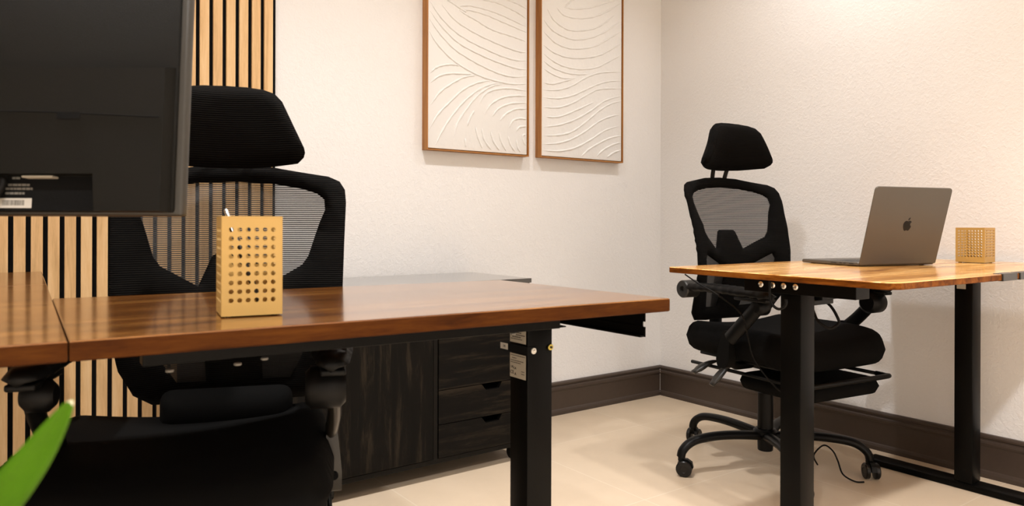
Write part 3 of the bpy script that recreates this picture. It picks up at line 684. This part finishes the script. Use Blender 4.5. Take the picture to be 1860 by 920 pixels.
        tube(bm, [(X - s * .002, -.03, zb + .01), (X - s * .05, -.02, zb - .012), (X - s * .13, -.01, zb - .015)], .014, 10)
        br = obj('arm_bracket', bm, MAT['armsh' if cfg.get('shiny') and s > 0 else 'black'], a, smooth=True, angle=45)
        bm = bmesh.new(); cyl(bm, (X + s * .006, -.0595, zb + .026), (0, 1, .08), .008, .006, 18)
        if s > 0: obj('screw_hole', bm, MAT['felt'], t).parent = a
        else: bm.free()
        po = resample(roundpoly([(X - .036, .155), (X - .040, -.10), (X - .026, -.225), (X + .026, -.225), (X + .040, -.10), (X + .036, .155)], .03, 5), .016)
        bm = bmesh.new(); shell(bm, po, [], .018, lambda u, v, w: (u, v, pz + w + .006 * math.cos(v * 9)), .028, edge=.014)
        obj('arm_pad', bm, MAT['black'], a, smooth=True)
        bm = bmesh.new(); lathe(bm, (X, .155, pz - .006), (s, 0, 0), [(-.030, .024), (-.027, .031), (.027, .031), (.031, .028), (.031, .011), (.022, .010)], 26)
        obj('arm_hinge', bm, MAT['padrub' if cfg.get('greypad') else 'black'], a, smooth=True, angle=35)
    # back ---------------------------------------------------------
    def bmap(u, z, w):
        k = z - dz; u = u * cfg.get('bw', .93)
        return (u, backprof(k) - .060 * (u / .25) ** 2 + .002 + w, z)
    half = [(0, .983), (.08, .979), (.15, .967), (.212, .957), (.238, .945), (.250, .925), (.252, .895), (.247, .80), (.243, .70), (.240, .60), (.232, .53), (.210, .470), (.175, .442), (.10, .436), (0, .436)]
    o2 = [(x, z + dz) for x, z in half] + [(-x, z + dz) for x, z in half[-2:0:-1]]
    o2 = resample(o2, .016)
    up = [(0, .943), (.08, .940), (.15, .928), (.185, .917), (.202, .903), (.204, .878), (.192, .850), (.180, .815), (.166, .772), (.152, .752), (.074, .706), (.047, .772), (.036, .780), (0, .780)]
    hp = cfg.get('hump', 0)
    sh = lambda x, z: (x + (hp if abs(x) < .08 and z < .79 else 0), z + dz)
    h1 = [sh(x, z) for x, z in up] + [sh(-x, z) for x, z in up[-2:0:-1]]
    h1 = resample(h1, .014)
    lo = [(.062, .640), (.172, .690), (.182, .670), (.168, .60), (.150, .54), (.125, .490), (.062, .486)]
    h2 = resample([(x, z + dz) for x, z in lo], .014); h3 = resample([(-x, z + dz) for x, z in lo[::-1]], .014)
    bm = bmesh.new(); shell(bm, o2, [h1, h2, h3], .017, bmap, .026, edge=.014, base=.003)
    bf = obj('back_frame', bm, MAT['rib'], t, smooth=True)
    def grow(pl, g):
        n = len(pl); cx = sum(q[0] for q in pl) / n; cz = sum(q[1] for q in pl) / n
        return [(cx + (x - cx) * g, cz + (z - cz) * g) for x, z in pl]
    bm = bmesh.new()
    for n_, h in enumerate((h1, h2, h3)): sheet(bm, h, [], .017, lambda u, z, w: bmap(u, z, 0), mi=1 if n_ else 0)
    obj('back_mesh', bm, [MAT['meshf'], MAT['meshd']], bf, smooth=True)
    bm = bmesh.new()  # rear spine that carries the back
    P = smoothpath([(0, .06, sz - .075), (0, .22, sz - .072), (0, .315, sz - .02), (0, .300, .56 + dz), (0, .268, .66 + dz), (0, .262, .72 + dz)], 6)
    tube(bm, P, .022, 12, flat=(1.4, .6)); obj('back_support', bm, MAT['black'], t, smooth=True)
    if cfg.get('cushion'):
        co_ = resample(roundpoly([(-.14, -.045), (.13, -.045), (.13, .045), (-.14, .045)], .03, 5), .015)
        bm = bmesh.new(); shell(bm, co_, [], .018, lambda u, v, w: (u, .165 + w, sz + .062 + v), .085, edge=.042)
        obj('lumbar_cushion', bm, MAT['fabric'], t, smooth=True)
    # headrest ------------------------------------------------------
    H0 = hz + dz
    hh = [(0, 1.149), (.045, 1.147), (.080, 1.141), (.105, 1.131), (.122, 1.112), (.145, 1.062), (.169, 1.010), (.171, 1.000), (.168, .990), (.155, .978), (.08, .971), (0, .969)]
    ho = resample([(x, z + H0) for x, z in hh] + [(-x, z + H0) for x, z in hh[-2:0:-1]], .013)
    hy0 = cfg.get('hy', .235)
    def hmap(u, z, w):
        k = (z - H0 - .98) / .18
        return (u + cfg.get('hx', 0), hy0 + .03 - .035 * k - .055 * k * (1 - k) * 1.2 - .075 * (u / .16) ** 2 + w, z)
    bm = bmesh.new(); shell(bm, ho, [], .016, hmap, .050, edge=.024, base=.004); hd = obj('headrest', bm, MAT['rib'], t, smooth=True)
    bm = bmesh.new()
    for s in (-1, 1): tube(bm, smoothpath([(s * .028, .305, .958 + dz), (s * .032, .305, .985 + dz), (s * .040, .285, 1.02 + H0), (s * .046, hy0 + .04, 1.07 + H0)], 5), .0075, 10, flat=(1.3, .8))
    obj('headrest_posts', bm, MAT['black'], hd, smooth=True)
    return t
make_chair('office_chair', 'black high-back mesh office chair with headrest, pushed behind the dark walnut desk', (.376, 1.476, 0), math.radians(-21.0),
           dict(hx=-.016, bw=.975, dz=0.013, hz=0.002, sz=.397, sw=1.12, sx=-.072, armr=.208, base_rot=.3, cushion=True, shiny=True, arm=.270, armz=-.030, hy=.215))
make_chair('office_chair', 'black mesh office chair with raised headrest, standing behind the light oak desk', (2.280, 1.510, 0), math.radians(-8.0),
           dict(dz=.060, hz=.040, sz=.452, sw=1.03, bw=.97, hump=-.034, armz=-.026, hub=(-.035, .035), base_rot=math.radians(160 + 8), arm=.285, greypad=True, hy=.262, R=.335,
                casters=[2.3, 2.0, 1.0, -.4, 3.6]))

# ================================================================ monitor
mt = thing('monitor', 'large charcoal computer monitor seen from behind on the dark walnut desk', 'monitor', (-.055, 1.220, ZL), math.radians(-(90 - 53.85)) )
# local: x to the right, -y towards the camera, z up
MB, MW, MH = .149, .330, .380
tilt = Matrix.Translation((0, 0, MB)) @ Matrix.Rotation(math.radians(-4.5), 4, 'X') @ Matrix.Translation((0, 0, -MB))
bm = bmesh.new(); v = box(bm, -MW, MW, 0, .018, MB, MB + MH, bev=.004, seg=3); xform(bm, list(bm.verts), tilt); pn = obj('panel_shell', bm, MAT['monitor2'], mt, smooth=True, angle=40)
bm = bmesh.new(); box(bm, -MW + .006, MW - .006, .0178, .0188, MB + .018, MB + MH - .006); xform(bm, list(bm.verts), tilt); obj('screen', bm, MAT['screen'], pn)
bm = bmesh.new()   # upper thin back
box(bm, -MW + .006, MW - .009, -.006, .001, MB + .004, MB + MH - .004, bev=.003); xform(bm, list(bm.verts), tilt); obj('back_cover', bm, MAT['monitor'], pn, smooth=True, angle=40)
bm = bmesh.new()   # lower housing with a port recess, its top and right side sloped
zt = MB + .197; xr = MW - .012; rx = MW - .101; rz = MB + .052
out = [(-MW + .03, MB + .004), (-.204, MB + .004), (-.204, rz), (rx - .004, rz), (rx, MB + .004), (xr, MB + .004), (xr, zt), (-MW + .03, zt)]
inn = [(x - (.005 if x > .25 else 0), z - (.006 if z > zt - .01 else 0)) for x, z in out]
a = [bm.verts.new((x, -.004, z)) for x, z in out]; b = [bm.verts.new((x, -.026, z)) for x, z in inn]
bm.faces.new(a); bm.faces.new(b[::-1])
for i in range(len(out)): bm.faces.new((a[i], b[i], b[(i + 1) % len(out)], a[(i + 1) % len(out)]))
xform(bm, list(bm.verts), tilt); hs = obj('rear_housing', bm, MAT['monitor'], pn)
bm = bmesh.new(); box(bm, MW - .154, MW - .124, -.0272, -.0255, MB + .123, MB + .132)
tube(bm, smoothpath([(-.25, -.026, MB + .136), (0, -.026, MB + .134), (.14, -.026, MB + .133), (.22, -.026, MB + .130), (MW - .022, -.026, MB + .126)], 6), .0009, 6)
xform(bm, list(bm.verts), tilt); obj('vent_slot', bm, MAT['felt'], hs)
bm = bmesh.new(); box(bm, -.20, rx - .006, -.0070, -.0062, MB + .006, rz - .002); xform(bm, list(bm.verts), tilt); rc = obj('port_recess', bm, MAT['felt'], hs)
bm = bmesh.new(); box(bm, .005, .137, -.0078, -.0072, MB + .009, MB + .022, bev=.0002, seg=1); xform(bm, list(bm.verts), tilt); lb = obj('label', bm, MAT['labelw'], rc)
bm = bmesh.new(); rnd = random.Random(3)
for x in range(18): box(bm, .099 + x * .0016, .0996 + x * .0016 + rnd.random() * .0007, -.0081, -.0078, MB + .0125, MB + .0195)
xform(bm, list(bm.verts), tilt); obj('print', bm, MAT['inkgrey'], lb)
bm = bmesh.new()
for z, a, b in ((.027, .102, .127), (.033, .102, .137), (.038, .105, .133), (.033, .070, .085), (.038, .070, .080), (.047, .110, .120)):
    x = a
    while x < b - .002:
        w = rnd.uniform(.003, .006); box(bm, x, min(b, x + w), -.0076, -.0070, MB + z, MB + z + .0028); x += w + .001
xform(bm, list(bm.verts), tilt); obj('print', bm, MAT['inkgrey'], rc)
bm = bmesh.new(); box(bm, .130, .170, -.020, -.006, rz - .0045, rz - .0015, bev=.001); xform(bm, list(bm.verts), tilt); obj('port', bm, MAT['label'], rc)
bm = bmesh.new(); box(bm, -.045, .045, -.070, -.052, .01, MB + .16, bev=.006); box(bm, -.04, .04, -.056, -.0255, MB + .085, MB + .155, bev=.004); sd_ = obj('stand_column', bm, MAT['monitor'], mt, smooth=True, angle=40)
bm = bmesh.new(); box(bm, -.055, .035, -.085, -.005, 0, .010, bev=.003); obj('stand_base', bm, MAT['monitor'], mt, smooth=True, angle=40)
# cable from the ports
mcab = bmesh.new(); tube(mcab, smoothpath([(.103, -.012, MB + .048), (.105, -.014, MB + .042), (.101, -.016, MB + .030), (.088, -.016, MB + .016), (.066, -.018, MB + .010), (.04, -.03, MB + .0), (0.02, -.045, .12), (-.005, -.046, .06)], 5), .0042, 10)
xform(mcab, list(mcab.verts), mt.matrix_basis if False else (Matrix.Translation(mt.location) @ Matrix.Rotation(mt.rotation_euler[2], 4, 'Z')))
tag(obj('monitor_cable', mcab, MAT['cable'], smooth=True), 'black cable looping out of the port recess behind the monitor', 'cable')

# ================================================================ pen cups and pen
def hole_wall(bm, w, h, nx, nz, r, mx, z0, z1, T, sx=1.0, sq=0, seg=12):
    """perforated plate in local (x,z), from y=0 to y=T"""
    cw = (w - 2 * mx) / nx; ch = (z1 - z0) / nz
    def face(pts, y, flip):
        vs = [bm.verts.new((x, y, z)) for x, z in pts]; bm.faces.new(vs[::-1] if flip else vs)
    def rect(a, b, c, d):
        for y in (0, T): face([(a, c), (b, c), (b, d), (a, d)], y, y > 0)
    rect(0, w, 0, z0); rect(0, w, z1, h); rect(0, mx, z0, z1); rect(w - mx, w, z0, z1)
    for i in range(nx):
        for j in range(nz):
            cx = mx + (i + .5) * cw; cz = z0 + (j + .5) * ch; hw, hh = cw / 2, ch / 2
            hole = []; sq_ = []
            for k in range(seg):
                a = 2 * PI * k / seg + PI / seg; c, s = math.cos(a), math.sin(a)
                hole.append((cx + r * c * sx, cz + r * s)); m = max(abs(c), abs(s))
                q = [cx + hw * c / m, cz + hh * s / m]; sq_.append(tuple(q))
            cor = [(cx + hw, cz + hh), (cx - hw, cz + hh), (cx - hw, cz - hh), (cx + hw, cz - hh)]
            for y in (0, T):
                hv = [bm.verts.new((x, y, z)) for x, z in hole]; sv = [bm.verts.new((x, y, z)) for x, z in sq_]; cv = {n_: bm.verts.new((x, y, z)) for n_, (x, z) in enumerate(cor)}
                for k in range(seg):
                    k2 = (k + 1) % seg; a1 = 2 * PI * k / seg + PI / seg; a2 = a1 + 2 * PI / seg; f = [hv[k], sv[k]]
                    for n_ in range(4):
                        ca = PI / 4 + n_ * PI / 2
                        for aa in (ca, ca + 2 * PI):
                            if a1 + 1e-6 < aa < a2 - 1e-6: f.append(cv[n_])
                    f += [sv[k2], hv[k2]]; bm.faces.new(f if y else f[::-1])
                if y == 0: h0 = hv
                else: h1 = hv
            for k in range(seg): bm.faces.new((h0[k], h0[(k + 1) % seg], h1[(k + 1) % seg], h1[k]))
def pen_cup(label, loc, rz, S, H, nx, nz, r, mx, z0, z1):
    t = thing('pen_cup', label, 'pen cup', loc, rz)
    T = .0014
    bm = bmesh.new()
    for k in range(4):
        b2 = bmesh.new(); hole_wall(b2, S, H - .002, nx, nz, r, mx, z0, z1, T)
        bmesh.ops.remove_doubles(b2, verts=b2.verts, dist=1e-5)
        for e in [e for e in b2.edges if len(e.link_faces) == 1]: pass
        Mx = Matrix.Rotation(k * PI / 2, 4, 'Z') @ Matrix.Translation((-S / 2, -S / 2, .002)); b2.transform(Mx)
        me = bpy.data.meshes.new('x'); b2.to_mesh(me); b2.free(); bm.from_mesh(me); bpy.data.meshes.remove(me)
    for k in range(4):   # rolled top rim and corner folds
        b2 = bmesh.new(); box(b2, -S / 2, S / 2, -S / 2 - .0002, -S / 2 + .0022, H - .003, H, bev=.0006, seg=1); cyl(b2, (-S / 2 + .001, -S / 2 + .001, H / 2 + .001), (0, 0, 1), .0012, H - .004, 8)
        b2.transform(Matrix.Rotation(k * PI / 2, 4, 'Z')); me = bpy.data.meshes.new('x'); b2.to_mesh(me); b2.free(); bm.from_mesh(me); bpy.data.meshes.remove(me)
    obj('perforated_walls', bm, MAT['gold'], t)
    bm = bmesh.new(); box(bm, -S / 2 + .001, S / 2 - .001, -S / 2 + .001, S / 2 - .001, .002, .0036); obj('cup_floor', bm, MAT['gold'], t)
    for sx in (-1, 1):
        for sy in (-1, 1):
            bm = bmesh.new(); cyl(bm, (sx * (S / 2 - .010), sy * (S / 2 - .010), .001), (0, 0, 1), .005, .002, 12); obj('rubber_foot', bm, MAT['black'], t)
    return t
pen_cup('tall mustard perforated metal pen cup holding a pen, on the dark walnut desk', (.333, 1.145, ZL), math.radians(-9.5), .0865, .1500, 6, 9, .0036, .0075, .0165, .1345)
pen_cup('small mustard perforated metal pen cup, empty, near the wall on the light oak desk', (2.588, 1.008, ZR), math.radians(1.0), .0840, .1130, 8, 10, .0034, .0055, .016, .105)
pe = thing('pen', 'silver and clear click pen leaning in the tall pen cup', 'pen', (.346, 1.118, ZL + .0045))
d = Vector((-.043, .049, .158)).normalized(); q = Vector((0, 0, 0.0005)); Lp = .172
bm = bmesh.new(); lathe(bm, q, d, [(0, .0008), (.010, .0022), (.014, .0042), (.060, .0046), (.138, .0046), (.140, .0042)], 16); obj('barrel', bm, MAT['armsh'], pe, smooth=True, angle=40)
bm = bmesh.new(); lathe(bm, q + d * .140, d, [(0, .0042), (.003, .0050), (.014, .0050), (.016, .0042)], 16); obj('collar', bm, MAT['chrome'], pe, smooth=True, angle=40)
bm = bmesh.new(); lathe(bm, q + d * .156, d, [(0, .0032), (.011, .0032), (.0130, .0022)], 14); obj('click_button', bm, MAT['chrome'], pe, smooth=True, angle=40)
bm = bmesh.new(); tube(bm, [q + d * .152 + Vector((-.003, -.006, 0)), q + d * .11 + Vector((-.003, -.0065, 0))], .0011, 8); tube(bm, [q + d * .150, q + d * .150 + Vector((-.003, -.006, 0))], .0011, 8); obj('clip', bm, MAT['chrome'], pe, smooth=True)

# ================================================================ laptop
LW, LD = .296, .231
hl, hr = Vector((2.040, 1.098)), Vector((2.313, 1.020)); hd_ = (hr - hl).normalized(); ang = math.atan2(hd_.y, hd_.x)
lp = thing('laptop', 'open space-grey laptop on the light oak desk with its lid back towards the camera', 'laptop', (hl.x, hl.y, ZR), ang)
# local: x along the hinge, +y towards the user, z up
bm = bmesh.new(); bo = roundpoly([(0, 0), (LW, 0), (LW, LD), (0, LD)], .010, 5); board(bm, bo, .002, .0125, 0, bev=.0025); lb_ = obj('laptop_base', bm, MAT['laptop'], lp, smooth=True, angle=40)
bm = bmesh.new(); box(bm, .022, LW - .022, .028, .132, .0124, .0129)
obj('keyboard', bm, MAT['keys'], lb_)
bm = bmesh.new(); box(bm, .09, LW - .09, .142, LD - .010, .0124, .0128); obj('trackpad', bm, MAT['laptop'], lb_)
bm = bmesh.new()
for y0_, y1_, z0_, z1_ in ((.020, .036, .0065, .0090), (.048, .057, .0063, .0092), (.063, .072, .0063, .0092), (.085, .106, .0060, .0088)):
    box(bm, -.0004, .0004, y0_, y1_, z0_, z1_)
obj('ports', bm, MAT['ink'], lb_)
for x in (.03, LW - .03):
    for y in (.02, LD - .02):
        bm = bmesh.new(); cyl(bm, (x, y, .0012), (0, 0, 1), .007, .0020, 14); obj('rubber_foot', bm, MAT['black'], lp)
bm = bmesh.new(); box(bm, .03, LW - .03, -.001, .008, .004, .0128, bev=.003); obj('hinge', bm, MAT['keys'], lp)
lean = math.radians(14.5)
LM = Matrix.Translation((0, -.001, .006)) @ Matrix.Rotation(lean, 4, 'X') 
lidp = roundpoly([(0, 0), (LW, 0), (LW, LD), (0, LD)], [.004, .004, .012, .012], 6)
bm = bmesh.new(); board(bm, lidp, -.0025, .0025, 0, bev=.0015)
bm.transform(Matrix.Rotation(PI / 2, 4, 'X')); bm.transform(LM); ld = obj('lid', bm, MAT['laptop'], lp, smooth=True, angle=35)
bm = bmesh.new(); box(bm, .006, LW - .006, .0024, .0030, .010, LD - .006); bm.transform(LM); obj('screen', bm, MAT['screen'], ld)
# fruit emblem (outline mirrored, seen from behind)
body = [(0, .78), (.14, .82), (.30, .88), (.48, .86), (.66, .76), (.74, .66), (.60, .54), (.54, .38), (.58, .18), (.70, .04), (.80, -.02), (.70, -.28), (.55, -.52), (.40, -.68), (.26, -.72), (.10, -.66), (-.02, -.63), (-.14, -.66), (-.30, -.73), (-.46, -.66), (-.62, -.46), (-.76, -.18), (-.82, .14), (-.80, .42), (-.68, .66), (-.48, .82), (-.26, .85)]
lf = [(.02, .93), (.00, 1.10), (.10, 1.28), (.26, 1.38), (.34, 1.38), (.34, 1.22), (.24, 1.04), (.12, .95)]
bm = bmesh.new(); g = .0190
bs = [(p.x, p.y) for p in [Vector((q.x, q.y, 0)) for q in smoothpath([(x, y, 0) for x, y in body + body[:1]], 3)[:-1]]]
ls = [(q.x, q.y) for q in smoothpath([(x, y, 0) for x, y in lf + lf[:1]], 3)[:-1]]
for pl in (bs, ls):
    prism(bm, pl, lambda x, z: (LW / 2 + x * g, -.0029, LD * .50 + z * g), lambda x, z: (LW / 2 + x * g, -.0024, LD * .50 + z * g))
bm.transform(LM); obj('lid_emblem', bm, MAT['logo'], ld)

# ================================================================ plant with the leaf that enters the frame
pl = thing('potted_plant', 'tall potted plant whose one bright green pointed leaf reaches into the lower left', 'potted plant', (-.16, .62, 0))
bm = bmesh.new(); lathe(bm, (0, 0, 0), (0, 0, 1), [(0, .085), (.004, .09), (.20, .115), (.205, .118), (.215, .118), (.216, .108), (.19, .105)], 36); obj('pot', bm, MAT['pot'], pl, smooth=True, angle=40)
bm = bmesh.new(); lathe(bm, (0, 0, .182), (0, 0, 1), [(0, .10), (.005, .10), (.008, .02)], 24); obj('soil', bm, MAT['soil'], pl)
bm = bmesh.new(); tube(bm, smoothpath([(0, 0, .185), (-.01, .0, .34), (-.03, -.02, .50)], 6), .010, 10); obj('stem', bm, MAT['leaf'], pl, smooth=True)
def leaf(spine, w, nrm, tip=False):
    S = smoothpath(spine, 7); n = len(S); bm = bmesh.new(); rows = []
    for i, p_ in enumerate(S):
        t = (S[min(i + 1, n - 1)] - S[max(i - 1, 0)]).normalized(); nn = (nrm - t * nrm.dot(t)).normalized(); s_ = t.cross(nn).normalized(); k = i / (n - 1)
        ww = w * min(1, .22 + 2.2 * k) * (1 - k ** 2.6) ** .8 + .0006
        th = .0006
        row = []
        for a in (-1, -.5, 0, .5, 1): row.append(bm.verts.new(p_ + s_ * ww * a + nn * (abs(a) * ww * .28 + th)))
        for a in (1, .5, 0, -.5, -1): row.append(bm.verts.new(p_ + s_ * ww * a + nn * (abs(a) * ww * .28 - th)))
        rows.append(row)
    for i in range(n - 1):
        for k in range(10):
            f = bm.faces.new((rows[i][k], rows[i][(k + 1) % 10], rows[i + 1][(k + 1) % 10], rows[i + 1][k]))
            if tip and i > n * .955: f.material_index = 1
    bm.faces.new(rows[0]); bm.faces.new(rows[-1][::-1])
    return obj('leaf', bm, [MAT['leaf'], MAT['leaftip']], pl, smooth=True)
nv = Vector((-Fv.x, -Fv.y, .25)).normalized(); O = Vector(pl.location)
leaf([Vector(q) - O for q in ((-.15, .640, .50), (-.095, .650, .548), (-.042, .640, .598), (-.010, .596, .649), (.012, .567, .682), (.027, .548, .708), (.038, .534, .731), (.0455, .524, .7495))], .0172, nv, tip=True)
for a, h_, r_ in ((2.2, .70, .20), (2.9, .62, .24), (3.6, .66, .22), (4.3, .56, .22), (1.6, .50, .12), (5.1, .46, .16)):
    c_, s_ = math.cos(a), math.sin(a); b0 = Vector((-.03, -.02, .48))
    leaf([b0, b0 + Vector((c_ * r_ * .35, s_ * r_ * .35, (h_ - .48) * .7)), b0 + Vector((c_ * r_ * .75, s_ * r_ * .75, h_ - .48)), b0 + Vector((c_ * r_, s_ * r_, (h_ - .48) * .85))], .022, Vector((0, 0, 1)))

# ================================================================ loose cables
def cable(pts, r, name, label, n=6):
    bm = bmesh.new(); tube(bm, smoothpath(pts, n), r, 8); return tag(obj(name, bm, MAT['cable'], smooth=True), label, 'cable')
cable([(1.74, 1.52, .7245), (1.76, 1.50, .705), (1.78, 1.46, .676), (1.79, 1.40, .648), (1.80, 1.324, .598), (1.80, 1.30, .536), (1.80, 1.281, .475), (1.80, 1.237, .427), (1.80, 1.191, .394), (1.78, 1.14, .40), (1.745, 1.10, .47), (1.725, 1.085, .60), (1.72, 1.075, .66)][1:], .0022, 'power_cord', 'thin black cord hanging in a long curve below the far edge of the oak desk')
cable([(1.90, 1.13, .690), (1.95, 1.18, .672), (2.0, 1.193, .645), (2.0, 1.161, .623), (2.0, 1.141, .595), (2.0, 1.136, .575), (1.98, 1.15, .560), (1.96, 1.175, .579), (1.97, 1.20, .613), (1.92, 1.20, .66), (1.86, 1.15, .69)], .0042, 'power_cord', 'thick black cable looping down behind the near leg of the oak desk')
cable([(2.40, 1.44, .006), (2.36, 1.43, .05), (2.34, 1.382, .100), (2.34, 1.349, .090), (2.34, 1.33, .060), (2.34, 1.312, .020), (2.35, 1.276, .004), (2.37, 1.255, .004)], .0028, 'power_cord', 'twisted black cord lying on the floor beside the right caster of the oak desk chair')
